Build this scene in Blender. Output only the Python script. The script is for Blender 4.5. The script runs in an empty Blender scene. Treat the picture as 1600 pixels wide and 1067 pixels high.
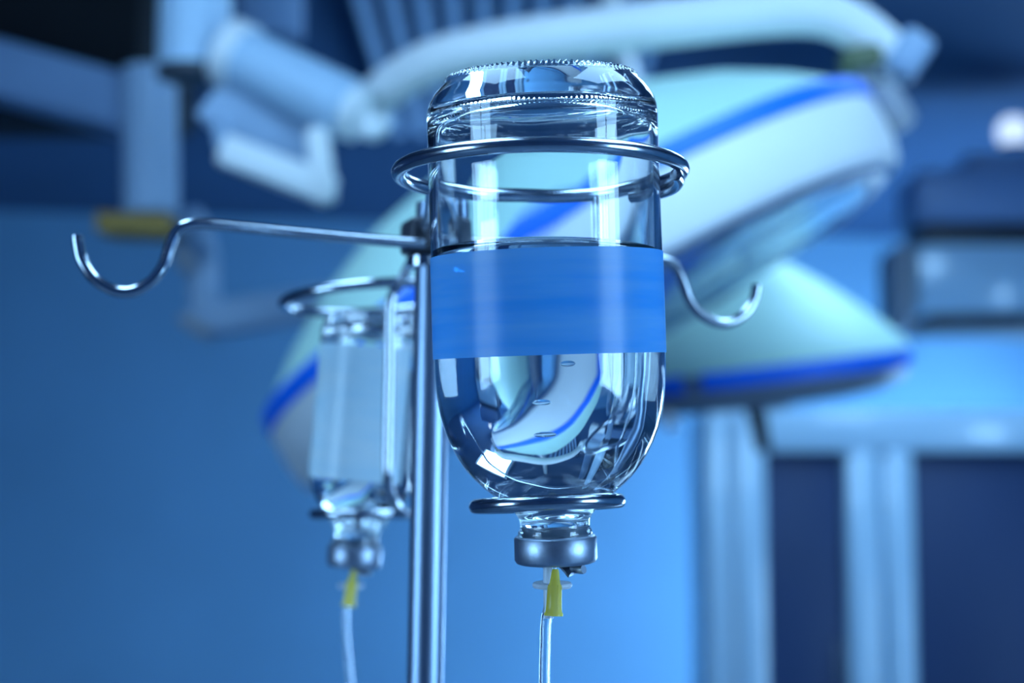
import bpy, bmesh, math, random
from mathutils import Vector, Matrix
random.seed(7)
PI = math.pi
scene = bpy.context.scene
COL = scene.collection

# ------------------------------------------------------------------ camera
CAM_Z = 1.5
F_PX = 2650.0
PITCH = math.radians(5.75)
cam_data = bpy.data.cameras.new('camera')
cam = bpy.data.objects.new('camera', cam_data)
COL.objects.link(cam)
cam.location = (0, 0, CAM_Z)
cam.rotation_euler = (PI / 2 + PITCH, 0, 0)
cam_data.sensor_width = 36.0
cam_data.lens = F_PX / 1600 * 36.0
cam_data.clip_start = 0.02
cam_data.dof.use_dof = True
cam_data.dof.focus_distance = 0.53
cam_data.dof.aperture_fstop = 7.2
scene.camera = cam
RGT = Vector((1, 0, 0))
FWD = Vector((0, math.cos(PITCH), math.sin(PITCH)))
UPV = Vector((0, -math.sin(PITCH), math.cos(PITCH)))

# ------------------------------------------------------------------ world, light, exposure
world = bpy.data.worlds.new('world')
scene.world = world
world.use_nodes = True
world.node_tree.nodes['Background'].inputs[0].default_value = (0.10, 0.22, 0.42, 1)
world.node_tree.nodes['Background'].inputs[1].default_value = 0.3
LIGHT_COL = (0.335, 0.645, 1.0)
WIN_SIDE = 9.5       # daylight through the panes beside / behind the camera
WIN_LEFT = 7.0         # the left one, dimmer
FILL_BACK = 20.0       # glow of the added pane that grades the far wall
PANEL = 8.0            # fill panels added overhead, out of view
scene.view_settings.view_transform = 'Standard'
scene.view_settings.look = 'None'
scene.view_settings.exposure = 0.62
scene.view_settings.gamma = 1.0
scene.view_settings.use_curve_mapping = False
scene.cycles.max_bounces = 24
scene.cycles.transmission_bounces = 24
scene.cycles.glossy_bounces = 8
scene.cycles.transparent_max_bounces = 16


def P(px, py, depth):
    """world point on the plane world-y = depth seen at photograph pixel (px, py)"""
    d = RGT * ((px - 800) / F_PX) + UPV * ((533.5 - py) / F_PX) + FWD
    return Vector((0, 0, CAM_Z)) + d * (depth / d.y)


# ------------------------------------------------------------------ materials
def new_mat(name):
    m = bpy.data.materials.new(name)
    m.use_nodes = True
    return m, m.node_tree, m.node_tree.nodes['Principled BSDF']


def paint(name, col, rough=0.5, metal=0.0, var=0.06, scale=8.0, bump=0.0, coat=0.0, stretch=None, spec=0.5):
    """a procedural surface: base colour broken up by noise, optional relief"""
    m, nt, b = new_mat(name)
    tc = nt.nodes.new('ShaderNodeTexCoord')
    mp = nt.nodes.new('ShaderNodeMapping')
    if stretch:
        mp.inputs['Scale'].default_value = stretch
    nz = nt.nodes.new('ShaderNodeTexNoise')
    nz.inputs['Scale'].default_value = scale
    nz.inputs['Detail'].default_value = 4
    rp = nt.nodes.new('ShaderNodeValToRGB')
    rp.color_ramp.elements[0].position = 0.3
    rp.color_ramp.elements[1].position = 0.7
    rp.color_ramp.elements[0].color = (*[c * (1 - var) for c in col], 1)
    rp.color_ramp.elements[1].color = (*[min(1, c * (1 + var)) for c in col], 1)
    L = nt.links.new
    L(tc.outputs['Object'], mp.inputs['Vector'])
    L(mp.outputs['Vector'], nz.inputs['Vector'])
    L(nz.outputs['Fac'], rp.inputs['Fac'])
    L(rp.outputs['Color'], b.inputs['Base Color'])
    b.inputs['Roughness'].default_value = rough
    b.inputs['Metallic'].default_value = metal
    b.inputs['Coat Weight'].default_value = coat
    b.inputs['Specular IOR Level'].default_value = spec
    if bump:
        bp = nt.nodes.new('ShaderNodeBump')
        bp.inputs['Strength'].default_value = bump
        bp.inputs['Distance'].default_value = 0.002
        L(nz.outputs['Fac'], bp.inputs['Height'])
        L(bp.outputs['Normal'], b.inputs['Normal'])
    return m


def glass(name, col, ior, rough=0.0):
    m, nt, b = new_mat(name)
    b.inputs['Base Color'].default_value = (*col, 1)
    b.inputs['Roughness'].default_value = rough
    b.inputs['IOR'].default_value = ior
    b.inputs['Transmission Weight'].default_value = 1.0
    return m


def emitter(name, col, strength):
    m, nt, b = new_mat(name)
    b.inputs['Base Color'].default_value = (0.02, 0.02, 0.03, 1)
    b.inputs['Emission Color'].default_value = (*col, 1)
    b.inputs['Emission Strength'].default_value = strength
    b.inputs['Roughness'].default_value = 0.15
    return m


M = {}
M['wall'] = paint('wall_paint', (0.15, 0.335, 0.53), 0.7, var=0.05, scale=1.5, spec=0.2)
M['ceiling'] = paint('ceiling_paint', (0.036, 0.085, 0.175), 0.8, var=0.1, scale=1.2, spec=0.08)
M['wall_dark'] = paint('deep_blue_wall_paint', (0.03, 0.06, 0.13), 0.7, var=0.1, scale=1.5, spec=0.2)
M['floor'] = paint('floor_vinyl', (0.12, 0.18, 0.26), 0.35, var=0.08, scale=5)
M['day1'] = emitter('daylight_pane', LIGHT_COL, WIN_SIDE)
M['day0'] = emitter('daylight_pane_left', LIGHT_COL, WIN_LEFT)
M['panel'] = emitter('ceiling_fill_glow', LIGHT_COL, PANEL)
M['fill_back'] = emitter('fill_pane_far', LIGHT_COL, FILL_BACK)
M['white'] = paint('white_enamel', (0.84, 0.84, 0.84), 0.5, var=0.02, scale=5)
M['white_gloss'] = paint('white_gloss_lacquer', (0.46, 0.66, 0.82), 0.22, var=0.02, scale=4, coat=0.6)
M['white_satin'] = paint('white_satin_plastic', (0.80, 0.82, 0.84), 0.45, var=0.02, scale=6)
M['teal'] = paint('pale_teal_enamel', (0.54, 0.80, 0.70), 0.5, var=0.03, scale=4)
M['stripe'] = paint('blue_stripe', (0.0, 0.17, 0.95), 0.5, var=0.05, scale=6)
M['grey'] = paint('grey_plastic', (0.28, 0.31, 0.36), 0.5, var=0.06, scale=9)
M['blue_grey'] = paint('blue_grey_enamel', (0.30, 0.42, 0.58), 0.45, var=0.04, scale=6)
M['dark'] = paint('dark_plastic', (0.03, 0.035, 0.05), 0.45, var=0.15, scale=9)
M['matt_black'] = paint('matt_black_box', (0.006, 0.008, 0.012), 0.7, var=0.2, scale=5, spec=0.15)
M['navy'] = paint('navy_panel', (0.03, 0.07, 0.20), 0.35, var=0.12, scale=4)
M['pale_blue'] = paint('pale_blue_enamel', (0.42, 0.58, 0.74), 0.45, var=0.03, scale=6)
M['beam'] = paint('dull_blue_enamel', (0.17, 0.27, 0.44), 0.55, var=0.05, scale=6, spec=0.3)
M['spot_glow'] = emitter('bright_spot_glow', (0.55, 0.72, 1.0), 0.9)
M['slate'] = paint('slate_blue_housing', (0.19, 0.31, 0.54), 0.4, var=0.08, scale=5)
M['yellow_band'] = paint('ochre_band', (0.36, 0.21, 0.03), 0.5, var=0.06, scale=7)
M['olive'] = paint('olive_rubber', (0.12, 0.15, 0.08), 0.6, var=0.1, scale=9)
M['lens'] = paint('tinted_lens', (0.08, 0.26, 0.60), 0.14, var=0.2, scale=3, coat=0.6)
M['reflector'] = paint('reflector_facet', (0.40, 0.72, 0.95), 0.22, metal=0.5, var=0.1, scale=6)
M['rim'] = paint('dark_rim_rubber', (0.06, 0.12, 0.24), 0.4, var=0.1, scale=7)
M['darkglass'] = paint('dark_glass', (0.025, 0.05, 0.13), 0.42, var=0.1, scale=2, spec=0.3)
M['chrome'] = paint('polished_steel', (0.50, 0.54, 0.60), 0.17, metal=1.0, var=0.06, scale=300, stretch=(1, 1, 1))
M['chrome_pole'] = paint('pole_steel', (0.26, 0.34, 0.46), 0.38, metal=1.0, var=0.05, scale=120, stretch=(1, 1, 0.03))
M['clamp'] = paint('clamp_casting', (0.045, 0.05, 0.065), 0.4, metal=0.3, var=0.15, scale=200)
M['alu'] = paint('aluminium_cap', (0.42, 0.48, 0.58), 0.42, metal=1.0, var=0.08, scale=400, bump=0.05)
M['stopper'] = paint('grey_rubber_stopper', (0.20, 0.26, 0.36), 0.5, var=0.06, scale=200)
M['glass'] = glass('clear_glass', (0.95, 0.985, 1.0), 1.5)
M['water'] = glass('clear_solution', (0.97, 0.99, 1.0), 1.333)
M['clear_plastic'] = glass('clear_plastic', (0.93, 0.97, 1.0), 1.40, 0.0)
M['spike'] = paint('frosted_spike_plastic', (0.70, 0.76, 0.84), 0.3, var=0.03, scale=200)


def mix_film(name, col, var, alpha, stretch, rough=0.25, trans=0.35):
    """thin printed film: diffuse + translucent, partly see-through, glossy face"""
    m, nt, b = new_mat(name)
    L = nt.links.new
    tc = nt.nodes.new('ShaderNodeTexCoord')
    mp = nt.nodes.new('ShaderNodeMapping')
    mp.inputs['Scale'].default_value = stretch
    nz = nt.nodes.new('ShaderNodeTexNoise')
    nz.inputs['Scale'].default_value = 1.0
    nz.inputs['Detail'].default_value = 5
    rp = nt.nodes.new('ShaderNodeValToRGB')
    rp.color_ramp.elements[0].position = 0.3
    rp.color_ramp.elements[1].position = 0.72
    rp.color_ramp.elements[0].color = (*col, 1)
    rp.color_ramp.elements[1].color = (*var, 1)
    L(tc.outputs['Object'], mp.inputs['Vector'])
    L(mp.outputs['Vector'], nz.inputs['Vector'])
    L(nz.outputs['Fac'], rp.inputs['Fac'])
    L(rp.outputs['Color'], b.inputs['Base Color'])
    b.inputs['Roughness'].default_value = rough
    tl = nt.nodes.new('ShaderNodeBsdfTranslucent')
    L(rp.outputs['Color'], tl.inputs['Color'])
    mx = nt.nodes.new('ShaderNodeMixShader')
    mx.inputs[0].default_value = trans
    L(b.outputs[0], mx.inputs[1])
    L(tl.outputs[0], mx.inputs[2])
    tr = nt.nodes.new('ShaderNodeBsdfTransparent')
    L(rp.outputs['Color'], tr.inputs['Color'])
    mx2 = nt.nodes.new('ShaderNodeMixShader')
    mx2.inputs[0].default_value = alpha
    L(mx.outputs[0], mx2.inputs[1])
    L(tr.outputs[0], mx2.inputs[2])
    L(mx2.outputs[0], nt.nodes['Material Output'].inputs['Surface'])
    return m


M['label'] = mix_film('blue_film_label', (0.09, 0.50, 0.98), (0.24, 0.62, 0.98), 0.2, (14, 14, 160))
M['label2'] = mix_film('pale_film_label', (0.66, 0.86, 0.95), (0.85, 0.94, 0.97), 0.06, (20, 20, 90))
M['hub'] = mix_film('yellow_translucent_plastic', (1.0, 0.86, 0.12), (1.0, 0.90, 0.28), 0.25, (300, 300, 100), 0.2, 0.3)
M['hub_lining'] = paint('pale_hub_lining', (0.85, 0.88, 0.80), 0.3, var=0.03, scale=300)


# ------------------------------------------------------------------ mesh helpers
def frame_of(direction):
    z = direction.normalized()
    a = Vector((0, 0, 1)) if abs(z.z) < 0.9 else Vector((0, 1, 0))
    x = a.cross(z).normalized()
    return x, z.cross(x), z


def lathe(bm, prof, segs=48, mat=None, arc=None, tweak=None):
    """surface of revolution about local z; prof = [(r, z)...]; arc = (a0, a1) leaves it open"""
    mat = mat or Matrix.Identity(4)
    rings = []
    n = segs if arc is None else segs + 1
    for k, (r, z) in enumerate(prof):
        if r < 1e-7:
            p = Vector((0, 0, z))
            rings.append([bm.verts.new(mat @ p)])
            continue
        ring = []
        for i in range(n):
            a = 2 * PI * i / segs if arc is None else arc[0] + (arc[1] - arc[0]) * i / segs
            p = Vector((r * math.cos(a), r * math.sin(a), z))
            if tweak:
                p = tweak(k, a, p)
            ring.append(bm.verts.new(mat @ p))
        rings.append(ring)
    for A, B in zip(rings[:-1], rings[1:]):
        if len(A) == 1 and len(B) == 1:
            continue
        for i in range(segs):
            j = (i + 1) % n
            if len(A) == 1:
                f = (A[0], B[j], B[i])
            elif len(B) == 1:
                f = (A[i], A[j], B[0])
            else:
                f = (A[i], A[j], B[j], B[i])
            bm.faces.new(f)
    return rings


def smooth_path(pts, sub=8, closed=False):
    pts = [Vector(p) for p in pts]
    n = len(pts)
    out = []
    rng = range(n if closed else n - 1)
    for i in rng:
        p0 = pts[(i - 1) % n] if closed or i > 0 else pts[0] * 2 - pts[1]
        p1 = pts[i]
        p2 = pts[(i + 1) % n]
        p3 = pts[(i + 2) % n] if closed or i + 2 < n else pts[-1] * 2 - pts[-2]
        for s in range(sub):
            t = s / sub
            out.append(0.5 * ((2 * p1) + (p2 - p0) * t + (2 * p0 - 5 * p1 + 4 * p2 - p3) * t * t
                              + (3 * p1 - p0 - 3 * p2 + p3) * t ** 3))
    if not closed:
        out.append(pts[-1])
    return out


def tube(bm, path, r, segs=16, closed=False, caps=True, squash=1.0):
    path = [Vector(p) for p in path]
    n = len(path)
    rr = r if callable(r) else (lambda t: r)
    x = None
    rings = []
    for i, p in enumerate(path):
        if closed:
            d = path[(i + 1) % n] - path[i - 1]
        else:
            d = path[min(i + 1, n - 1)] - path[max(i - 1, 0)]
        d.normalize()
        if x is None:
            x, y, _ = frame_of(d)
        else:
            x = (x - d * x.dot(d)).normalized()
            y = d.cross(x)
        R = rr(i / max(1, n - 1))
        rings.append([bm.verts.new(p + x * (R * math.cos(2 * PI * k / segs)) + y * (R * squash * math.sin(2 * PI * k / segs)))
                      for k in range(segs)])
    m = n if closed else n - 1
    for i in range(m):
        A, B = rings[i], rings[(i + 1) % n]
        for k in range(segs):
            bm.faces.new((A[k], A[(k + 1) % segs], B[(k + 1) % segs], B[k]))
    if caps and not closed:
        for ring, p in ((rings[0], path[0]), (rings[-1], path[-1])):
            c = bm.verts.new(p)
            for k in range(segs):
                bm.faces.new((ring[k], ring[(k + 1) % segs], c))


def box(bm, c, size, rot=None, bevel=0.0, segs=2):
    mt = Matrix.Translation(Vector(c)) @ (rot.to_4x4() if rot else Matrix.Identity(4)) @ Matrix.Diagonal((*size, 1))
    tmp = bmesh.new()
    bmesh.ops.create_cube(tmp, size=1.0, matrix=mt)
    if bevel:
        bmesh.ops.bevel(tmp, geom=tmp.edges[:], offset=bevel, segments=segs, affect='EDGES', profile=0.5)
    me = bpy.data.meshes.new('tmp')
    tmp.to_mesh(me)
    tmp.free()
    bm.from_mesh(me)
    bpy.data.meshes.remove(me)


def circle_pts(c, u, v, r, n=72):
    return [Vector(c) + u * (r * math.cos(2 * PI * i / n)) + v * (r * math.sin(2 * PI * i / n)) for i in range(n)]


def obj(name, bm, mat, parent=None, smooth=True, world_coords=True, angle=40):
    """link a bmesh as ONE mesh object; world-space verts are moved into the parent's frame"""
    bmesh.ops.remove_doubles(bm, verts=bm.verts, dist=1e-7)
    bmesh.ops.recalc_face_normals(bm, faces=bm.faces)
    if smooth:
        lim = math.radians(angle)
        for f in bm.faces:
            f.smooth = True
        for e in bm.edges:
            if len(e.link_faces) == 2 and e.calc_face_angle(0) > lim:
                e.smooth = False
    me = bpy.data.meshes.new(name)
    bm.to_mesh(me)
    bm.free()
    me.materials.append(M[mat] if isinstance(mat, str) else mat)
    o = bpy.data.objects.new(name, me)
    COL.objects.link(o)
    if parent:
        o.parent = parent
        if world_coords:
            root = parent
            mw = Matrix.Identity(4)
            chain = []
            while root:
                chain.append(root)
                root = root.parent
            for q in reversed(chain):
                mw = mw @ q.matrix_basis
            me.transform(mw.inverted())
    return o


def thing(name, label, cat, loc=(0, 0, 0), rot=None, group=None):
    e = bpy.data.objects.new(name, None)
    e.empty_display_size = 0.02
    COL.objects.link(e)
    e.location = loc
    if rot is not None:
        e.rotation_euler = rot.to_euler()
    e['label'] = label
    e['category'] = cat
    if group:
        e['group'] = group
    return e


def structure(o, label, cat):
    o['kind'] = 'structure'
    o['label'] = label
    o['category'] = cat
    return o


# ------------------------------------------------------------------ room shell
ZC = CAM_Z + 1.29           # ceiling height
YB_L, YB_R = 7.05, 8.15     # the far wall runs slightly askew
XW = 3.0
YF = -3.0
bm = bmesh.new(); box(bm, (0, 2.7, -0.05), (6.4, 12.0, 0.1))
structure(obj('floor', bm, 'floor', smooth=False), 'dull blue vinyl floor of the treatment room', 'floor')
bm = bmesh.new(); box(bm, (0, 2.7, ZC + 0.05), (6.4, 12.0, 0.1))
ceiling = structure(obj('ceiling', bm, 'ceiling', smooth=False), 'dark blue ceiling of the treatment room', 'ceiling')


def wall_poly(name, a, b, thick, label, mat='wall'):
    bm = bmesh.new()
    a, b = Vector(a), Vector(b)
    d = (b - a)
    nrm = Vector((-d.y, d.x)).normalized() * thick
    pts = [(a.x, a.y), (b.x, b.y), (b.x + nrm.x, b.y + nrm.y), (a.x + nrm.x, a.y + nrm.y)]
    lo = [bm.verts.new((p[0], p[1], 0)) for p in pts]
    hi = [bm.verts.new((p[0], p[1], ZC)) for p in pts]
    bm.faces.new(lo); bm.faces.new(hi)
    for i in range(4):
        j = (i + 1) % 4
        bm.faces.new((lo[i], lo[j], hi[j], hi[i]))
    return structure(obj(name, bm, mat, smooth=False), label, 'wall')


wall_poly('wall_back', (-XW, YB_L), (XW, YB_R), 0.1, 'smooth blue far wall behind the lamps and cabinet')
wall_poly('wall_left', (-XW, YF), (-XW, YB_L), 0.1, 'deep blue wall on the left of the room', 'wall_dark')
wall_poly('wall_right', (XW, YB_R), (XW, YF), 0.1, 'blue wall on the right of the room')
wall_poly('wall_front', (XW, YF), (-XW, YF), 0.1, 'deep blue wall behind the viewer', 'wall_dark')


def window(name, x, y0, y1, z0, z1, mat, label):
    s = 1 if x < 0 else -1
    bm = bmesh.new()
    ft, fd = 0.06, 0.05
    cx = x + s * fd / 2
    ym, zm = (y0 + y1) / 2, (z0 + z1) / 2
    box(bm, (cx, ym, z0 - ft / 2), (fd, y1 - y0 + 2 * ft, ft))
    box(bm, (cx, ym, z1 + ft / 2), (fd, y1 - y0 + 2 * ft, ft))
    box(bm, (cx, y0 - ft / 2, zm), (fd, ft, z1 - z0))
    box(bm, (cx, y1 + ft / 2, zm), (fd, ft, z1 - z0))
    fr = structure(obj(name, bm, 'white_satin', smooth=False), label, 'window')
    n = 2
    for i in range(n):
        w = (y1 - y0 - 0.05 * (n - 1)) / n
        a = y0 + i * (w + 0.05)
        bm = bmesh.new()
        box(bm, (x + s * 0.012, a + w / 2, zm), (0.012, w, z1 - z0))
        obj('pane', bm, mat, fr, smooth=False)
        if i:
            bm = bmesh.new()
            box(bm, (cx, a - 0.025, zm), (fd, 0.05, z1 - z0))
            obj('mullion', bm, 'white_satin', fr, smooth=False)
    return fr


window('window_1', -XW, -1.75, -0.25, 0.9, 2.35, 'day0', 'bright daylit window in the left wall near the viewer')
window('window_2', XW, -1.75, -0.25, 0.9, 2.35, 'day1', 'bright daylit window in the right wall near the viewer')
window('fill_window', XW, 5.7, 7.5, 0.4, 1.7, 'fill_back', 'unseen bright window added in the right wall to light the far wall')  # added out of view so the far wall brightens towards the right

# light panels added out of view to brighten the lamps below
def ceiling_fill_panel(x, y, w, d, label):
    t = thing('ceiling_fill', label, 'added fill light', (x, y, ZC), group='added fill panels')
    for nm, cx, cy, sx, sy in (('frame_bar', x, y - d / 2 - 0.02, w + 0.08, 0.04), ('frame_bar', x, y + d / 2 + 0.02, w + 0.08, 0.04),
                               ('frame_bar', x - w / 2 - 0.02, y, 0.04, d), ('frame_bar', x + w / 2 + 0.02, y, 0.04, d)):
        bm = bmesh.new()
        box(bm, (cx, cy, ZC - 0.015), (sx, sy, 0.03), None, 0.003)
        obj(nm, bm, 'white_satin', t, smooth=False)
    bm = bmesh.new()
    box(bm, (x, y, ZC - 0.008), (w, d, 0.016))
    obj('diffuser', bm, 'panel', t, smooth=False)


ceiling_fill_panel(-0.55, 0.7, 0.6, 1.2, 'rectangular fill panel added overhead to the left of the viewer')
ceiling_fill_panel(0.95, 3.1, 0.6, 1.2, 'rectangular fill panel added out of view over the smaller operating lamp')
ceiling_fill_panel(0.75, 0.7, 0.6, 1.2, 'rectangular fill panel added overhead to the right of the viewer')

# ceiling grille: louvres running away from the viewer
gr = thing('ceiling_grille', 'slatted air grille in the dark ceiling above the big lamp', 'grille', (0, 4.7, ZC))
gx0, gx1 = P(585, 30, 4.5).x, P(1010, 30, 4.5).x
bm = bmesh.new()
box(bm, ((gx0 + gx1) / 2, 4.75, ZC - 0.004), (gx1 - gx0 + 0.06, 1.6, 0.008))
obj('backing_plate', bm, 'navy', gr, smooth=False)
for i in range(11):
    bm = bmesh.new()
    xx = gx0 + (gx1 - gx0) * i / 10
    box(bm, (xx, 4.75, ZC - 0.03), (0.036, 1.56, 0.042), Matrix.Rotation(math.radians(-18), 3, 'Y'), 0.003)
    obj('slat', bm, 'blue_grey', gr, smooth=False)

# ------------------------------------------------------------------ infusion bottles


def build_bottle(root, out, wall, base_z, level, tilt_w, knurls, label_z, label_mat, label_arc, seg=288):
    """out = outer profile [(r, z)...] from the lip (low z) up to the knurled base edge; local metres"""
    R = max(r for r, z in out)
    ztop = out[-1][1]
    rk = out[-1][0]
    # outer surface incl. knurled ring and punted base
    prof = list(out)
    kn0 = len(prof)
    prof += [(rk - 0.0008, ztop + 0.0006), (rk - 0.0022, ztop + 0.0004), (rk - 0.0040, ztop - 0.0012),
             (rk * 0.66, ztop - 0.0032), (rk * 0.33, ztop - 0.0042), (0, ztop - 0.0046)]
    # inner cavity, from the base down to the lip
    inner = [(0, base_z)]
    inner += [(R * 0.35, base_z + 0.0003), (R * 0.62, base_z + 0.0002)]
    ri = R - wall
    cr = R * 0.22
    for k in range(7):
        a = PI / 2 * (1 - k / 6)
        inner.append((ri - cr + cr * math.cos(a), base_z - cr + cr * math.sin(a)))
    body = [(max(r - wall, 0.0075), z) for r, z in out if z < base_z - cr - 0.002]
    inner += body[::-1]
    rng = random.Random(3)
    ph = [rng.uniform(0, 6.28) for _ in range(6)]

    def tw(k, a, p):
        if kn0 - 1 <= k <= kn0 + 1:                    # knurls on the bearing edge
            s = max(0.0, math.cos(knurls * a))
            p.z += 0.0007 * s ** 0.6
        if k >= len(prof):                             # slightly wavy inner wall of moulded glass
            rr = math.hypot(p.x, p.y)
            if rr > R * 0.5:
                d = 0.00010 * math.sin(3 * a + p.z * 90 + ph[0]) + 0.00008 * math.sin(7 * a - p.z * 60 + ph[1]) \
                    + 0.00005 * math.sin(13 * a + p.z * 210 + ph[2])
                p.x *= 1 + d / rr
                p.y *= 1 + d / rr
            else:
                p.z += 0.0003 * math.sin(4 * a + ph[3]) * rr / R
        return p

    bm = bmesh.new()
    full = prof + inner
    rings = lathe(bm, full, seg, tweak=tw)
    # close lip: last inner ring to first outer ring
    A, B = rings[-1], rings[0]
    for i in range(seg):
        bm.faces.new((A[i], A[(i + 1) % seg], B[(i + 1) % seg], B[i]))
    obj('glass_shell', bm, 'glass', root, world_coords=False, angle=75)
    # liquid, overlapping the inner wall by a hair, with a meniscus and a level top
    e = 0.0003
    wp = [(0, body[0][1] + 0.0005)]
    for r, z in body:
        if z < level - 0.004:
            wp.append((r + e, z + 0.0005 if z == body[0][1] else z))
    rs = ri + e
    k_top = len(wp)
    wp += [(rs, level + 0.0018), (rs - 0.0006, level + 0.0010), (rs - 0.0014, level + 0.0004),
           (rs - 0.0028, level + 0.0001), (rs - 0.006, level), (rs * 0.5, level), (0, level)]

    def tw2(k, a, p):
        if k >= k_top:
            p.z += -(tilt_w.x * p.x + tilt_w.y * p.y) / tilt_w.z
        return p
    bm = bmesh.new()
    lathe(bm, wp, 160, tweak=tw2)
    obj('liquid', bm, 'water', root, world_coords=False, angle=60)
    # film label
    bm = bmesh.new()
    ro = R + 0.00015
    lathe(bm, [(ro, label_z[0]), (ro, label_z[1]), (ro + 0.00012, label_z[1]), (ro + 0.00012, label_z[0]), (ro, label_z[0])],
          96, arc=label_arc)
    obj('label_film', bm, label_mat, root, world_coords=False)


def bottle_cap(root, rc, h, zb):
    bm = bmesh.new()
    lathe(bm, [(0, zb), (rc * 0.35, zb), (rc - 0.0016, zb), (rc - 0.0006, zb + 0.0004), (rc, zb + 0.0014),
               (rc, zb + h - 0.0010), (rc - 0.0006, zb + h - 0.0002), (rc - 0.0022, zb + h), (rc - 0.0035, zb + h - 0.0002),
               (rc - 0.0035, zb + 0.001), (0, zb + 0.001)], 96)
    cap = obj('crimp_cap', bm, 'alu', root, world_coords=False, angle=50)
    cap['label'] = 'brushed aluminium crimp cap'
    bm = bmesh.new()
    lathe(bm, [(0, zb + 0.0011), (rc - 0.0036, zb + 0.0011), (rc - 0.0036, zb + h * 0.9), (rc * 0.62, zb + h * 0.92),
               (rc * 0.60, zb + h + 0.0022), (rc * 0.2, zb + h + 0.0024), (0, zb + h + 0.0022)], 64)
    obj('stopper', bm, 'stopper', root, world_coords=False)
    # peeled tear tab hanging under the cap
    bm = bmesh.new()
    tabp = smooth_path([(0.0022, -0.0015, zb + 0.0002), (0.0040, -0.0040, zb - 0.0016), (0.0052, -0.0058, zb - 0.0030),
                        (0.0062, -0.0052, zb - 0.0020)], 5)
    L = []
    for i, p in enumerate(tabp):
        w = Vector((0.0016, 0.0010, 0.0006))
        nrm = Vector((0.0001, 0.0001, 0.0003))
        L.append([bm.verts.new(p - w - nrm), bm.verts.new(p + w - nrm), bm.verts.new(p + w + nrm), bm.verts.new(p - w + nrm)])
    for A, B in zip(L[:-1], L[1:]):
        for k in range(4):
            bm.faces.new((A[k], A[(k + 1) % 4], B[(k + 1) % 4], B[k]))
    bm.faces.new(L[0]); bm.faces.new(L[-1])
    tab = obj('tear_tab', bm, 'alu', cap, world_coords=False)
    bm = bmesh.new()
    tube(bm, smooth_path([(0.0052, -0.0035, zb - 0.0013), (0.0075, -0.0062, zb - 0.0016), (0.0086, -0.0072, zb - 0.0014)], 4), 0.0014, 12)
    obj('tab_curl', bm, 'alu', cap, world_coords=False)


def rot_from_up(up):
    up = up.normalized()
    x = Vector((1, 0, 0))
    x = (x - up * x.dot(up)).normalized()
    y = up.cross(x)
    return Matrix((x, y, up)).transposed()


mm = 0.001
# --- the big bottle
up1 = Vector((-math.sin(math.radians(1.8)), -math.sin(math.radians(4.6)), 1)).normalized()
R1 = rot_from_up(up1)
b1loc = P(869, 880, 0.553)
b1 = thing('infusion_bottle', 'large glass infusion bottle with blue label hanging upside down in the front ring', 'bottle', b1loc, R1)
w1 = R1.transposed() @ Vector((0, 0, 1))
out1 = [(11.2, 8.6), (11.9, 8.9), (12.1, 9.8), (11.9, 10.7), (11.4, 11.4), (11.3, 12.6), (11.5, 14.2), (12.2, 15.6), (13.4, 17.2),
        (15.4, 19.2), (17.6, 21.0), (20.0, 22.8), (22.8, 25.0), (25.6, 27.8), (28.2, 30.9), (30.6, 34.6), (32.8, 38.8), (34.6, 43.4),
        (36.0, 48.8), (36.9, 54.6), (37.4, 61.0), (37.5, 70.0), (37.5, 82.0), (37.5, 96.0), (37.5, 115.0), (37.5, 135.0), (37.5, 144.6),
        (37.3, 147.2), (36.6, 149.6), (35.4, 151.8), (34.0, 153.7), (32.7, 155.2), (31.9, 156.0), (31.4, 156.8)]
out1 = [(r * mm, z * mm) for r, z in out1]
build_bottle(b1, out1, 2.3 * mm, 147.5 * mm, 98.3 * mm, w1, 104, (67 * mm, 99.6 * mm), 'label', (-PI * 1.08, PI * 0.08), 384)
bottle_cap(b1, 13.4 * mm, 9.2 * mm, 0)
# raised graduation ticks on the lower glass
for (px, py, wpx) in ((888, 568, 24), (845, 629, 30), (850, 680, 36)):
    bm = bmesh.new()
    p = R1.transposed() @ (P(px, py, 0.510) - b1loc)
    a = math.atan2(p.y, p.x)
    z = p.z
    rr = [r for r, zz in out1 if zz >= z][0]
    da = wpx / 2 * 0.2 * mm / rr
    g = [0.0, 0.5, 0.87, 1.0, 0.87, 0.5, 0.0]
    rows = []
    for k in range(13):
        t = -1 + k / 6
        w = math.sqrt(max(0.0, 1 - t * t))
        rows.append([bm.verts.new(((rr - 0.0003 + 0.0006 * w * g[q]) * math.cos(a + t * da), (rr - 0.0003 + 0.0006 * w * g[q]) * math.sin(a + t * da),
                                   z + 0.0009 * w * (q - 3) / 3)) for q in range(7)])
    for A_, B_ in zip(rows[:-1], rows[1:]):
        for q in range(6):
            bm.faces.new((A_[q], A_[q + 1], B_[q + 1], B_[q]))
    obj('graduation_mark', bm, 'glass', b1, world_coords=False)

# --- the small bottle behind the pole
up2 = Vector((math.sin(math.radians(4.7)), -math.sin(math.radians(3.0)), 1)).normalized()
R2 = rot_from_up(up2)
b2loc = P(553, 886, 0.822)
b2 = thing('infusion_bottle', 'small blurred glass infusion bottle with pale label behind the steel pole', 'bottle', b2loc, R2)
w2 = R2.transposed() @ Vector((0, 0, 1))
out2 = [(10.6, 10.6), (11.3, 10.9), (11.4, 12.0), (10.8, 13.0), (10.6, 15.0), (11.2, 17.5), (12.6, 20.0), (15.0, 23.5), (18.2, 27.5),
        (21.0, 31.4), (23.2, 35.6), (24.6, 40.4), (25.2, 46.0), (25.3, 60.0), (25.3, 80.0), (25.3, 100.0), (25.3, 112.0), (25.0, 114.8),
        (24.0, 117.2), (22.4, 119.0), (21.0, 120.0), (20.7, 120.8)]
out2 = [(r * mm, z * mm) for r, z in out2]
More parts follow.
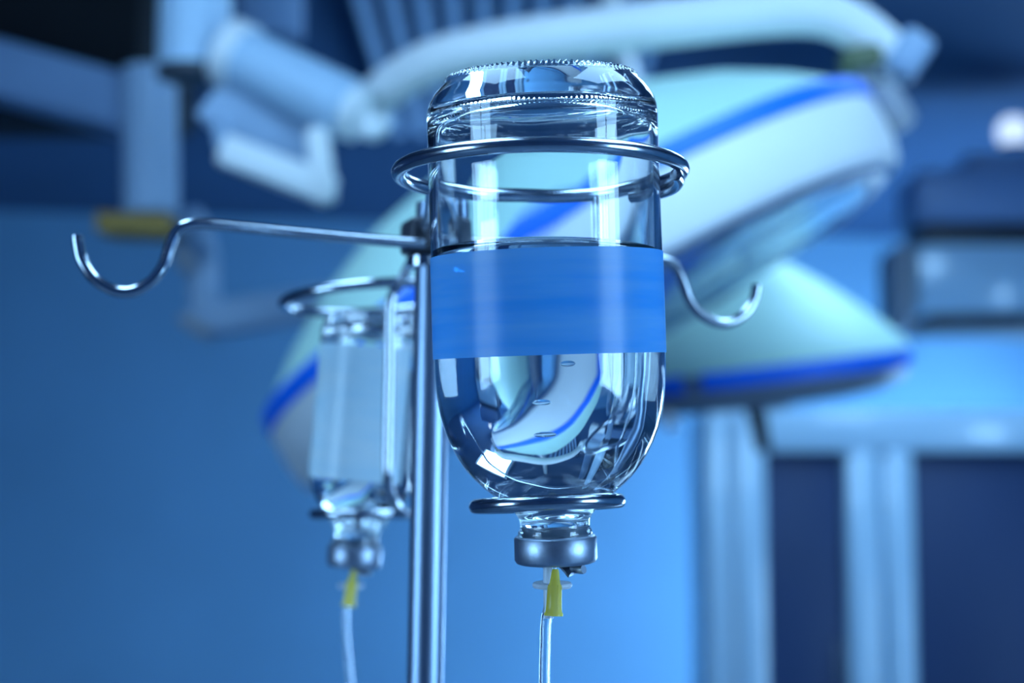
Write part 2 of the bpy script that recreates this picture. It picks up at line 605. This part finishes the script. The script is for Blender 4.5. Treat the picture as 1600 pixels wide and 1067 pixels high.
build_bottle(b2, out2, 2.0 * mm, 115 * mm, 92 * mm, w2, 64, (42 * mm, 106 * mm), 'label2', (-PI * 1.05, -PI * 0.22), 160)
bottle_cap(b2, 13.0 * mm, 10.8 * mm, 0)


def drip_line(px_pts, depth, r_tube, spike_top, spike_bot, flange, label, sc):
    """spike pushed into the stopper, flange, and the clear tube that hangs below it"""
    base = P(*spike_bot, depth)
    t = thing('drip_line', label, 'tube', base)
    a, b = P(*spike_top, depth), P(*spike_bot, depth)
    bm = bmesh.new()
    tube(bm, [a, a.lerp(b, 0.5), b], lambda q: (1.55 - 0.0 * q) * mm * sc, 24)
    obj('spike', bm, 'spike', t)
    fx, fy = flange
    fc = P(fx, fy, depth)
    bm = bmesh.new()
    lathe(bm, [(0, -0.0008 * sc), (0.0060 * sc, -0.0008 * sc), (0.0064 * sc, -0.0003 * sc), (0.0064 * sc, 0.0003 * sc), (0.0060 * sc, 0.0008 * sc), (0, 0.0008 * sc)], 40,
          Matrix.Translation(fc) @ Matrix.Rotation(math.radians(8), 4, 'X') @ Matrix.Diagonal((1, 0.75, 1, 1)))
    obj('flange', bm, 'spike', t)
    path = smooth_path([P(x, y, depth) for x, y in px_pts], 8)
    bm = bmesh.new()
    tube(bm, path, r_tube, 24, caps=False)
    nv = len(bm.verts)
    tube(bm, path, r_tube * 0.72, 24, caps=False)
    bm.verts.ensure_lookup_table()
    for a_, b_ in ((0, nv), (nv - 24, 2 * nv - 24)):      # annular ends
        for k in range(24):
            q = (k + 1) % 24
            bm.faces.new((bm.verts[a_ + k], bm.verts[a_ + q], bm.verts[b_ + q], bm.verts[b_ + k]))
    obj('tube_wall', bm, 'clear_plastic', t)
    return t


def vent_needle(top, bot, depth, sc, label):
    """yellow needle hub stuck slantwise into the stopper beside the spike"""
    a, b = P(*top, depth), P(*bot, depth)
    t = thing('vent_needle', label, 'needle', b)
    ax = (a - b)
    Lg = ax.length
    x, y, z = frame_of(ax)
    mt = Matrix.Translation(b) @ Matrix((x, y, z)).transposed().to_4x4()
    s = mm * sc
    bm = bmesh.new()
    lathe(bm, [(2.2 * s, 0), (3.0 * s, 0), (3.05 * s, 0.7 * s), (2.65 * s, 1.3 * s), (2.5 * s, 3.0 * s), (2.3 * s, 0.62 * Lg),
               (1.7 * s, 0.70 * Lg), (1.25 * s, 0.92 * Lg), (0.95 * s, Lg), (0, Lg), (0, Lg - 0.4 * s), (0.7 * s, Lg - 0.6 * s),
               (0.9 * s, 0.66 * Lg), (1.75 * s, 0.56 * Lg), (2.0 * s, 0.3 * Lg), (2.2 * s, 0)], 48, mt)
    hub = obj('hub', bm, 'hub', t)
    hub['label'] = 'translucent yellow plastic hub'
    bm = bmesh.new()
    lathe(bm, [(1.3 * s, 0.4 * s), (1.75 * s, 0.5 * s), (1.6 * s, 0.52 * Lg), (1.1 * s, 0.53 * Lg), (1.3 * s, 0.4 * s)], 32, mt)
    obj('hub_lining', bm, 'hub_lining', hub)
    for q in range(4):
        an = q * PI / 2 + 0.5
        bm = bmesh.new()
        tube(bm, [mt @ Vector((2.3 * s * math.cos(an), 2.3 * s * math.sin(an), 0.12 * Lg)),
                  mt @ Vector((2.1 * s * math.cos(an), 2.1 * s * math.sin(an), 0.66 * Lg))], 0.35 * s, 8)
        obj('rib', bm, 'hub', hub)
    bm = bmesh.new()
    tube(bm, [mt @ Vector((0, 0, 0.6 * Lg)), mt @ Vector((0, 0, Lg + 6 * s))], 0.35 * s, 10)
    obj('cannula', bm, 'chrome', t)
    return t


drip_line([(857, 950), (853, 975), (852, 1010), (851, 1045), (851, 1080), (852, 1140), (856, 1230), (866, 1400), (884, 1700)], 0.551, 1.75 * mm,
          (856, 874), (857, 966), (863, 914), 'clear drip tube with white spike hanging under the large bottle', 1.0)
vent_needle((868, 889), (865, 962), 0.5445, 1.0, 'yellow vent needle stuck under the cap of the large bottle')
drip_line([(545, 925), (541, 960), (543, 1010), (548, 1070), (556, 1180), (572, 1400)], 0.822, 1.5 * mm,
          (554, 884), (545, 945), (548, 915), 'clear drip tube hanging under the small blurred bottle', 1.0)
vent_needle((553, 890), (545, 947), 0.812, 1.15, 'yellow vent needle stuck under the cap of the small blurred bottle')

# ------------------------------------------------------------------ infusion stand
POLE_D = 0.69
pt, pb = P(678, 318, POLE_D), P(664, 1067, POLE_D)
pdir = (pb - pt) / (pb.z - pt.z)
foot = pt + pdir * (0.03 - pt.z)
stand = thing('infusion_stand', 'chrome steel infusion stand with hooks and bottle rings on a pole', 'stand', (foot.x, foot.y, 0))
bm = bmesh.new()
tube(bm, [foot, pb, pt], 7.3 * mm, 40)
obj('pole', bm, 'chrome_pole', stand)
# hub clamp
cc = P(668, 371, POLE_D - 0.002)
rotc = Matrix.Rotation(math.radians(20), 3, 'Z')
bm = bmesh.new()
box(bm, cc, (0.019, 0.019, 0.0145), rotc, 0.0025, 3)
clamp = obj('hub_clamp', bm, 'clamp', stand)
bm = bmesh.new()
lathe(bm, [(0, -0.0005), (0.0085, -0.0005), (0.0085, 0.0035), (0.007, 0.005), (0, 0.005)], 32, Matrix.Translation(cc - Vector((0, 0, 0.012))))
obj('collar', bm, 'chrome', clamp)

WR = 2.45 * mm
# left hook arm: comes a little towards the viewer
dl = lambda px: POLE_D - 0.012 + (px - 660) / 345 * 0.034 if px > 300 else POLE_D - 0.048
lh = [(662, 380), (600, 376), (520, 369), (440, 361), (370, 354), (320, 350), (292, 352), (275, 363), (265, 385), (255, 415), (236, 440),
      (208, 455), (178, 454), (148, 436), (129, 408), (123, 385), (121, 368)]
bm = bmesh.new()
tube(bm, smooth_path([P(x, y, dl(x)) for x, y in lh], 6), 0.0023, 20)
obj('hook_arm', bm, 'chrome', stand)
dr = lambda px: POLE_D + 0.006 + max(0, px - 680) / 430 * 0.045
rh = [(684, 375), (760, 381), (860, 388), (950, 395), (1010, 402), (1040, 408), (1057, 420), (1067, 441), (1077, 468), (1095, 491), (1120, 504),
      (1143, 503), (1165, 489), (1178, 468), (1183, 446)]
bm = bmesh.new()
tube(bm, smooth_path([P(x, y, dr(x)) for x, y in rh], 6), 0.0023, 20)
obj('hook_arm', bm, 'chrome', stand)

# front bottle holder: upper ring, lower ring, riser behind the bottle, arm to the hub
fc_u = P(844, 270, 0.547)
fc_l = P(855, 787, 0.5485)
hold = thing('bottle_holder', '', '', (0, 0, 0))
for k in ('label', 'category'):
    del hold[k]
hold.parent = stand
bm = bmesh.new()
tu = math.radians(0.5)
ur = Vector((math.cos(tu), 0, math.sin(tu)))
vr = Vector((0, 1, math.sin(math.radians(0.8)))).normalized()
RU = 0.0463
# a wire hoop whose ends overlap slightly on the right, one lying against the other
tube(bm, circle_pts(fc_u, ur, vr, RU, 120), WR, 20, closed=True)
obj('upper_ring', bm, 'chrome', hold)
bm = bmesh.new()
ext = [fc_u + ur * ((RU - 0.0012) * math.cos(a)) + vr * ((RU - 0.0012) * math.sin(a)) + Vector((0, 0, -0.0040 + 0.001 * abs(a - 0.2)))
       for a in [(-0.30 + 0.06 * i) for i in range(17)]]
tube(bm, ext, WR * 0.8, 16)
obj('hoop_overlap', bm, 'chrome', hold)
tl_ = math.radians(2.4)
ul = Vector((math.cos(tl_), 0, math.sin(tl_)))
vl = Vector((0, 1, -0.01)).normalized()
bm = bmesh.new()
tube(bm, circle_pts(fc_l, ul, vl, 0.0229, 96), WR, 20, closed=True)
obj('lower_ring', bm, 'chrome', hold)
# riser behind the right shoulder of the bottle
ra = math.radians(62)
rj = fc_u + ur * (RU * math.cos(ra)) + vr * (RU * math.sin(ra))
rl = fc_l + ul * (0.0229 * math.cos(ra)) + vl * (0.0229 * math.sin(ra))
bm = bmesh.new()
rdir = (Vector((rj.x, rj.y, 0)) - Vector((fc_u.x, fc_u.y, 0))).normalized()
ctr = lambda z: fc_l.lerp(fc_u, (z - fc_l.z) / (fc_u.z - fc_l.z))
rp_ = lambda z, rad: Vector((ctr(z).x, ctr(z).y, z)) + rdir * rad
z0_ = fc_l.z
tube(bm, smooth_path([rj, rp_(z0_ + 0.085, RU), rp_(z0_ + 0.060, RU), rp_(z0_ + 0.040, 0.0455), rp_(z0_ + 0.026, 0.042), rp_(z0_ + 0.013, 0.035), rp_(z0_ + 0.003, 0.027), rl], 8), WR * 0.9, 16)
obj('riser', bm, 'chrome', hold)
# arm from hub to the ring's back left
la = math.radians(142)
lj = fc_u + ur * (RU * math.cos(la)) + vr * (RU * math.sin(la))
bm = bmesh.new()
tube(bm, smooth_path([cc + Vector((-0.001, -0.006, 0.002)), cc.lerp(lj, 0.5), lj], 6), WR * 0.95, 16)
obj('holder_arm', bm, 'chrome', hold)

# rear bottle holder
rc_u = P(592, 466, 0.82)
rc_l = P(565, 803, 0.822)
hold2 = hold.copy(); COL.objects.link(hold2); hold2.parent = stand
ur2 = Vector((1, 0, 0.075)).normalized()
vr2 = Vector((0, 1, -0.02)).normalized()
bm = bmesh.new()
tube(bm, circle_pts(rc_u, ur2, vr2, RU, 96), WR, 16, closed=True)
obj('upper_ring', bm, 'chrome', hold2)
bm = bmesh.new()
tube(bm, circle_pts(rc_l, Vector((1, 0, 0)), Vector((0, 1, 0)), 0.0229, 72), WR, 16, closed=True)
obj('lower_ring', bm, 'chrome', hold2)
ja = math.radians(-73)
rj2 = rc_u + ur2 * (RU * math.cos(ja)) + vr2 * (RU * math.sin(ja))
bm = bmesh.new()
tube(bm, smooth_path([cc + Vector((-0.003, 0.006, -0.003)), cc.lerp(rj2, 0.55) + Vector((0, 0, 0.001)), rj2], 6), WR, 16)
obj('holder_arm', bm, 'chrome', hold2)
jd = rj2.y
bm = bmesh.new()
tube(bm, smooth_path([rj2, P(611, 470, jd), P(609, 560, jd), P(607, 660, jd), P(606, 735, jd), P(608, 768, jd + 0.004), P(618, 788, jd + 0.014),
                      P(636, 802, 0.82)], 6), WR, 16)
obj('riser', bm, 'chrome', hold2)
# five-footed base with castors on the floor
bx = Vector((foot.x, foot.y, 0))
bm = bmesh.new()
lathe(bm, [(0, 0.06), (0.035, 0.06), (0.035, 0.10), (0.02, 0.13), (0.012, 0.14), (0, 0.14)], 32, Matrix.Translation(bx))
obj('base_hub', bm, 'chrome', stand)
for i in range(5):
    a = 2 * PI * i / 5 + 0.3
    d = Vector((math.cos(a), math.sin(a), 0))
    bm = bmesh.new()
    tube(bm, smooth_path([bx + Vector((0, 0, 0.09)), bx + d * 0.12 + Vector((0, 0, 0.085)), bx + d * 0.27 + Vector((0, 0, 0.055))], 5), 0.011, 12)
    lg = obj('foot', bm, 'chrome', stand)
    bm = bmesh.new()
    n = d.cross(Vector((0, 0, 1)))
    w = bx + d * 0.27 + Vector((0, 0, 0.025))
    tube(bm, [w - n * 0.01, w + n * 0.01], 0.025, 20)
    obj('castor', bm, 'dark', lg)

# ------------------------------------------------------------------ the big operating lamp
def revolve_part(name, prof, mat, parent, mt, segs=96, arc=None):
    bm = bmesh.new()
    lathe(bm, prof, segs, mt, arc=arc)
    return obj(name, bm, mat, parent, angle=35)


LD = 2.0
lc = P(888, 420, LD)
ang = math.radians(29)
m3 = RGT * math.cos(ang) + UPV * math.sin(ang)
n3 = RGT * math.sin(ang) - UPV * math.cos(ang)
el = math.radians(7.0)
ax3 = (n3 * math.cos(el) - FWD * math.sin(el)).normalized()
y3 = ax3.cross(m3)
LM = Matrix.Translation(lc) @ Matrix((m3, y3, ax3)).transposed().to_4x4()
lamp = thing('operating_lamp', 'large white and teal operating lamp with blue rim stripe behind the bottle', 'lamp', lc)
RL = 0.40
revolve_part('dome', [(0, -0.165), (0.06, -0.163), (0.14, -0.150), (0.22, -0.125), (0.29, -0.090), (0.345, -0.052), (0.38, -0.022), (0.395, -0.010),
                      (0.395, -0.004), (0.37, -0.002), (0, -0.03)], 'teal', lamp, LM)
st = revolve_part('rim_stripe', [(0.392, -0.008), (0.402, -0.008), (0.404, 0.0), (0.403, 0.014), (0.394, 0.014), (0.392, -0.008)], 'stripe', lamp, LM)
st['label'] = 'saturated blue stripe around the rim'
revolve_part('skirt', [(0.392, 0.0145), (0.402, 0.0145), (0.402, 0.040), (0.400, 0.066), (0.394, 0.084), (0.385, 0.090), (0.37, 0.08),
                       (0.38, 0.02), (0.392, 0.0145)], 'white', lamp, LM)
revolve_part('lens', [(0.36, 0.080), (0.376, 0.082), (0.376, 0.0895), (0.362, 0.0915), (0.33, 0.092), (0.2, 0.093), (0, 0.093), (0, 0.08), (0.36, 0.080)], 'lens', lamp, LM)
revolve_part('lens_rim', [(0.350, 0.090), (0.370, 0.089), (0.372, 0.0915), (0.370, 0.0945), (0.356, 0.0955), (0.350, 0.0945), (0.350, 0.090)], 'rim', lamp, LM)
for i in range(28):
    a0 = 2 * PI * i / 28
    if i % 3 == 2:
        continue
    revolve_part('reflector_facet', [(0.19, 0.0925), (0.26, 0.0920), (0.346, 0.0905), (0.346, 0.0945), (0.26, 0.0952), (0.19, 0.0956), (0.19, 0.0925)],
                 'reflector', lamp, LM, 6, (a0 + 0.015, a0 + 2 * PI / 28 - 0.015))
# sterile handle under the lens
revolve_part('handle', [(0, 0.0935), (0.035, 0.0935), (0.03, 0.12), (0.022, 0.13), (0.022, 0.17), (0.016, 0.185), (0, 0.188)], 'grey', lamp, LM, 32)
# yoke: the swept tube that carries the lamp
yk = [(582, 170, 2.20), (594, 148, 2.18), (628, 122, 2.14), (690, 92, 2.10), (800, 68, 2.06), (930, 50, 2.03), (1060, 34, 2.0), (1190, 20, 1.99), (1280, 20, 1.98),
      (1335, 42, 1.98), (1378, 74, 1.98), (1408, 104, 1.98)]
bm = bmesh.new()
tube(bm, smooth_path([P(*q) for q in yk], 8), lambda t: 0.0255 + 0.004 * math.sin(PI * t), 28)
obj('yoke', bm, 'white', lamp)
# elbow block and bracket at the right pivot
bm = bmesh.new()
rotb = Matrix.Rotation(math.radians(35), 3, 'Y')
box(bm, P(1418, 88, 1.97), (0.042, 0.05, 0.056), rotb, 0.01, 3)
eb = obj('elbow_block', bm, 'blue_grey', lamp)
bm = bmesh.new()
box(bm, P(1392, 168, 1.965), (0.035, 0.04, 0.06), Matrix.Rotation(math.radians(-30), 3, 'Y'), 0.008, 3)
obj('pivot_bracket', bm, 'grey', lamp)
bm = bmesh.new()
tube(bm, smooth_path([P(1345, 112, 1.975), P(1362, 140, 1.965), P(1366, 175, 1.96), P(1358, 205, 1.96)], 5), 0.008, 12)
obj('bracket_clip', bm, 'grey', lamp)
bm = bmesh.new()
box(bm, P(1345, 94, 1.975), (0.045, 0.05, 0.026), Matrix.Rotation(math.radians(-10), 3, 'Y'), 0.006, 2)
obj('pivot_pad', bm, 'olive', lamp)

# ------------------------------------------------------------------ the smaller lamp to the right
SD = 2.75
sc_ = P(1190, 583, SD)
ang2 = math.radians(7.0)
m2 = RGT * math.cos(ang2) + UPV * math.sin(ang2)
n2 = RGT * math.sin(ang2) - UPV * math.cos(ang2)
el2 = math.radians(1.5)
ax2 = (n2 * math.cos(el2) - FWD * math.sin(el2)).normalized()
y2 = ax2.cross(m2)
SM = Matrix.Translation(sc_) @ Matrix((m2, y2, ax2)).transposed().to_4x4()
lamp2 = thing('operating_lamp', 'smaller teal operating lamp with blue rim stripe below the right hook', 'lamp', sc_)
revolve_part('dome', [(0, -0.190), (0.03, -0.186), (0.07, -0.168), (0.12, -0.132), (0.17, -0.090), (0.21, -0.052), (0.236, -0.020), (0.240, -0.012),
                      (0.235, -0.008), (0, -0.02)], 'teal', lamp2, SM, 72)
for i in range(3):
    a0 = -PI / 2 - 0.40 + i * 2 * PI / 3
    s2 = revolve_part('rim_stripe', [(0.225, -0.012), (0.241, -0.012), (0.244, 0.0), (0.241, 0.014), (0.225, 0.014), (0.225, -0.012)], 'stripe', lamp2, SM, 32,
                      (a0, a0 + 2 * PI / 3 - 0.12))
revolve_part('skirt', [(0.22, -0.008), (0.232, 0.0), (0.234, 0.016), (0.224, 0.032), (0.195, 0.046), (0.15, 0.052), (0, 0.054), (0, 0.02), (0.22, -0.008)],
             'grey', lamp2, SM, 72)
bm = bmesh.new()
tube(bm, smooth_path([P(1176, 628, SD - 0.02), P(1184, 655, SD - 0.02), P(1190, 690, SD - 0.02), P(1194, 705, SD - 0.02)], 5), lambda t: 0.016 - 0.004 * t, 16)
hd = obj('handle', bm, 'dark', lamp2)
bm = bmesh.new()
box(bm, P(1182, 630, SD - 0.02), (0.10, 0.08, 0.016), None, 0.005)
obj('handle_plate', bm, 'grey', lamp2)
bm = bmesh.new()
tube(bm, smooth_path([P(1020, 610, SD - 0.1), P(1040, 640, SD - 0.1), P(1050, 672, SD - 0.1)], 5), lambda t: 0.016 - 0.006 * t, 16)
obj('grip', bm, 'white', lamp2)
# its swivel arm rising behind the big lamp to the ceiling
bm = bmesh.new()
a1 = P(1130, 415, SD)
tube(bm, smooth_path([a1 + Vector((0, 0.0, -0.02)), a1 + Vector((-0.02, 0.1, 0.10)), a1 + Vector((-0.10, 0.30, 0.30)), a1 + Vector((-0.16, 0.45, 0.6)),
                      Vector((a1.x - 0.16, a1.y + 0.45, ZC))], 6), 0.022, 16)
obj('swivel_arm', bm, 'white_satin', lamp2)

# ------------------------------------------------------------------ suspension arm, upper left
AD = 2.2
col = thing('suspension_arm', 'white suspension arm with cylinder joint and square grip in the upper left', 'lamp arm', P(303, 120, AD))
bm = bmesh.new()
cb = P(303, 108, AD)
tube(bm, [cb, Vector((cb.x, cb.y, ZC))], 0.048, 40)
obj('drop_column', bm, 'pale_blue', col)
bm = bmesh.new()
tube(bm, [cb - Vector((0, 0, 0.012)), cb + Vector((0, 0, 0.0))], 0.0485, 40)
obj('column_cap', bm, 'dark', col)
c0, c1 = P(350, 78, AD - 0.02), P(546, 172, AD - 0.06)
cd = (c1 - c0).normalized()
bm = bmesh.new()
tube(bm, [c0 + cd * 0.03, c1], 0.041, 40)
obj('joint_cylinder', bm, 'pale_blue', col)
bm = bmesh.new()
tube(bm, [c0 + cd * 0.005, c0 + cd * 0.032], 0.046, 40)
obj('joint_collar', bm, 'white_satin', col)
bm = bmesh.new()
tube(bm, [c1, c1 + cd * 0.006, c1 + cd * 0.018], 0.036, 32)
obj('end_cap', bm, 'white_satin', col)
bm = bmesh.new()
tube(bm, smooth_path([P(563, 150, AD - 0.07), P(566, 185, AD - 0.07), P(574, 204, AD - 0.07), P(590, 203, AD - 0.07), P(600, 182, AD - 0.07)], 6), 0.012, 16)
obj('end_hook', bm, 'white_satin', col)
# carrying plate under the cylinder
bm = bmesh.new()
pl = [(352, 120), (306, 178), (350, 205), (485, 262), (498, 205), (395, 150)]
fr_ = [P(x, y, AD - 0.03) for x, y in pl]
bk_ = [p + Vector((0, 0.05, 0)) for p in fr_]
A = [bm.verts.new(p) for p in fr_]; B = [bm.verts.new(p) for p in bk_]
bm.faces.new(A); bm.faces.new(B)
for i in range(len(A)):
    j = (i + 1) % len(A)
    bm.faces.new((A[i], A[j], B[j], B[i]))
obj('carrier_plate', bm, 'blue_grey', col, smooth=False)


def bar_between(bm, a, b, w, d, bevel):
    x, y, z = frame_of(b - a)
    # keep width in the picture-facing plane: local y up, local x depth
    side = (b - a).normalized().cross(Vector((0, 1, 0))).normalized()
    dep = side.cross((b - a).normalized())
    rt = Matrix(((b - a).normalized(), dep, side)).transposed()
    box(bm, (a + b) / 2, ((b - a).length, d, w), rt, bevel, 3)


GD = AD - 0.07
bm = bmesh.new()
bar_between(bm, P(345, 232, GD), P(522, 300, GD), 0.040, 0.03, 0.008)
gb = obj('grip_bar', bm, 'white', col)
bm = bmesh.new()
bar_between(bm, P(508, 318, GD), P(495, 200, GD), 0.030, 0.03, 0.008)
obj('grip_upright', bm, 'white', col)
bm = bmesh.new()
bar_between(bm, P(352, 238, GD), P(342, 190, GD + 0.02), 0.02, 0.03, 0.006)
obj('grip_upright', bm, 'blue_grey', col)
# second tube behind, top centre-left
bm = bmesh.new()
k0 = P(365, 0, 2.7); k1 = P(470, 90, 2.7)
tube(bm, [Vector((P(420, 20, 2.75).x, 2.75, ZC)), P(420, 62, 2.75)], 0.058, 32)
obj('rear_housing', bm, 'beam', col)

# ------------------------------------------------------------------ pendant beam at far left
BD = 2.6
beam = thing('ceiling_pendant', 'dim blue-grey ceiling pendant beam and post with ochre band at upper left', 'pendant', P(235, 340, BD))
bm = bmesh.new()
bar_between(bm, P(-260, 40, BD), P(250, 182, BD), 0.088, 0.10, 0.01)
obj('beam', bm, 'beam', beam)
bm = bmesh.new()
tube(bm, [P(236, 335, BD - 0.05), P(234, 108, BD - 0.05)], 0.042, 28)
obj('post', bm, 'blue_grey', beam)
bm = bmesh.new()
bar_between(bm, P(160, 353, BD - 0.05), P(272, 358, BD - 0.05), 0.030, 0.09, 0.004)
yb = obj('marking_band', bm, 'yellow_band', beam)
yb['label'] = 'ochre yellow band'
bm = bmesh.new()
hx = P(-260, 40, BD)
tube(bm, [hx, Vector((hx.x, hx.y, ZC))], 0.05, 28)
obj('hanger', bm, 'blue_grey', beam)
# black box added on the ceiling so the top left corner goes dark
bm = bmesh.new()
d0 = P(90, 40, 3.0)
box(bm, (-0.625 - 0.26, 3.05, (ZC + P(90, 118, 2.8).z) / 2), (0.52, 0.5, ZC - P(90, 118, 2.8).z), None, 0.02)
du = obj('dark_corner_box', bm, 'matt_black', None)
du['label'] = 'black box added under the ceiling to darken the top left corner'
du['category'] = 'housing'

# lower link of the pendant, behind the left hook
SDp = BD + 0.05
bm = bmesh.new()
tube(bm, smooth_path([P(292, 340, BD - 0.02), P(304, 362, BD), P(316, 400, SDp), P(318, 450, SDp), P(320, 505, SDp)], 5), 0.026, 20)
obj('lower_link', bm, 'blue_grey', beam)
bm = bmesh.new()
bar_between(bm, P(312, 502, SDp), P(520, 472, SDp), 0.056, 0.05, 0.012)
obj('lower_arm', bm, 'blue_grey', beam)
bm = bmesh.new()
bar_between(bm, P(278, 385, SDp - .03), P(298, 425, SDp - .03), 0.026, 0.03, 0.008)
obj('joint', bm, 'grey', beam)
bm = bmesh.new()
bar_between(bm, P(280, 495, SDp - .03), P(330, 526, SDp - .03), 0.020, 0.03, 0.008)
obj('joint', bm, 'grey', beam)

# ------------------------------------------------------------------ glazed cabinet, lower right
CD = 4.0
cab = thing('glazed_cabinet', 'tall pale blue cabinet with dark glass doors at the lower right', 'cabinet', (P(1400, 900, CD).x, CD, 0))
xl, xr = P(1110, 800, CD).x, P(1760, 800, CD).x
zt = P(1400, 640, CD).z


def cbox(name, x0, x1, z0, z1, y0, y1, mat, parent=cab, bevel=0.006):
    bm = bmesh.new()
    box(bm, ((x0 + x1) / 2, (y0 + y1) / 2, (z0 + z1) / 2), (x1 - x0, y1 - y0, z1 - z0), None, bevel)
    return obj(name, bm, mat, parent)


X = lambda px: P(px, 860, CD).x
Z = lambda py: P(1400, py, CD).z
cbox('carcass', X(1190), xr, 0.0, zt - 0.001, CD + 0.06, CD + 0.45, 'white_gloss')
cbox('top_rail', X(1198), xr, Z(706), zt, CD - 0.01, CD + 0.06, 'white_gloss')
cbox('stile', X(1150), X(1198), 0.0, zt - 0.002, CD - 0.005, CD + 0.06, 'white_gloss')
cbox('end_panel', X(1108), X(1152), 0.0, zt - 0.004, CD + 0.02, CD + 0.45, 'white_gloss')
cbox('stile', X(1322), X(1378), 0.0, Z(704), CD - 0.02, CD + 0.06, 'white_gloss', bevel=0.02)
cbox('stile', X(1380), X(1430), 0.0, Z(704), CD - 0.02, CD + 0.06, 'white_gloss', bevel=0.02)
for a, b in ((1199, 1321), (1431, 1700)):
    dr_ = cbox('door', X(a), X(b), 0.1, Z(707), CD + 0.02, CD + 0.055, 'darkglass')
    bm = bmesh.new()
    hx = X(b - 14)
    tube(bm, [(hx, CD + 0.0, 1.05), (hx, CD + 0.0, 1.2)], 0.006, 12)
    obj('handle', bm, 'chrome', dr_)
cbox('plinth', X(1190), xr, 0.0, 0.1, CD + 0.0, CD + 0.05, 'grey')

# ------------------------------------------------------------------ wall cabinet and devices, right edge
WD = 5.0
XX = lambda px: P(px, 430, WD).x
ZZ = lambda py: P(1500, py, WD).z
wc = thing('wall_box', 'pale blue glossy wall box with dark underside at the right edge', 'cabinet', (XX(1520), WD, ZZ(490)))
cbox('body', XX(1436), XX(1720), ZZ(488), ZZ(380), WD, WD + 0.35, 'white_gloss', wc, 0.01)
cbox('under_panel', XX(1455), XX(1720), ZZ(512), ZZ(489), WD + 0.02, WD + 0.35, 'dark', wc, 0.004)
cbox('side_strip', XX(1406), XX(1430), ZZ(512), ZZ(380), WD + 0.02, WD + 0.3, 'grey', wc, 0.004)
dv = thing('monitor_unit', 'dark navy equipment box standing on the pale wall box at right', 'equipment', (XX(1520), WD, ZZ(380)))
cbox('housing', XX(1440), XX(1730), ZZ(345), ZZ(262), WD + 0.0, WD + 0.33, 'slate', dv, 0.012)
cbox('foot_plate', XX(1450), XX(1720), ZZ(379), ZZ(346), WD + 0.03, WD + 0.3, 'dark', dv, 0.004)
cbox('top_step', XX(1525), XX(1730), ZZ(261), ZZ(232), WD + 0.04, WD + 0.3, 'slate', dv, 0.01)
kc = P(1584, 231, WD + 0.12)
kn = thing('glow_knob', 'small round knob with a glow added for its bright highlight, on top of the dark equipment box at right edge', 'lamp', kc)  # emission added so the knob shows as a bright highlight
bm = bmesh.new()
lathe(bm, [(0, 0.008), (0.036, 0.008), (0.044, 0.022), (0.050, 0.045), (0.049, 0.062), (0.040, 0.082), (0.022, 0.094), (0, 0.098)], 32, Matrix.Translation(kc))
obj('glow_dome', bm, 'spot_glow', kn)
bm = bmesh.new()
lathe(bm, [(0, 0), (0.05, 0), (0.05, 0.006), (0.03, 0.008), (0, 0.008)], 32, Matrix.Translation(kc + Vector((0, 0, 0.0005))))
obj('base_ring', bm, 'chrome', kn)
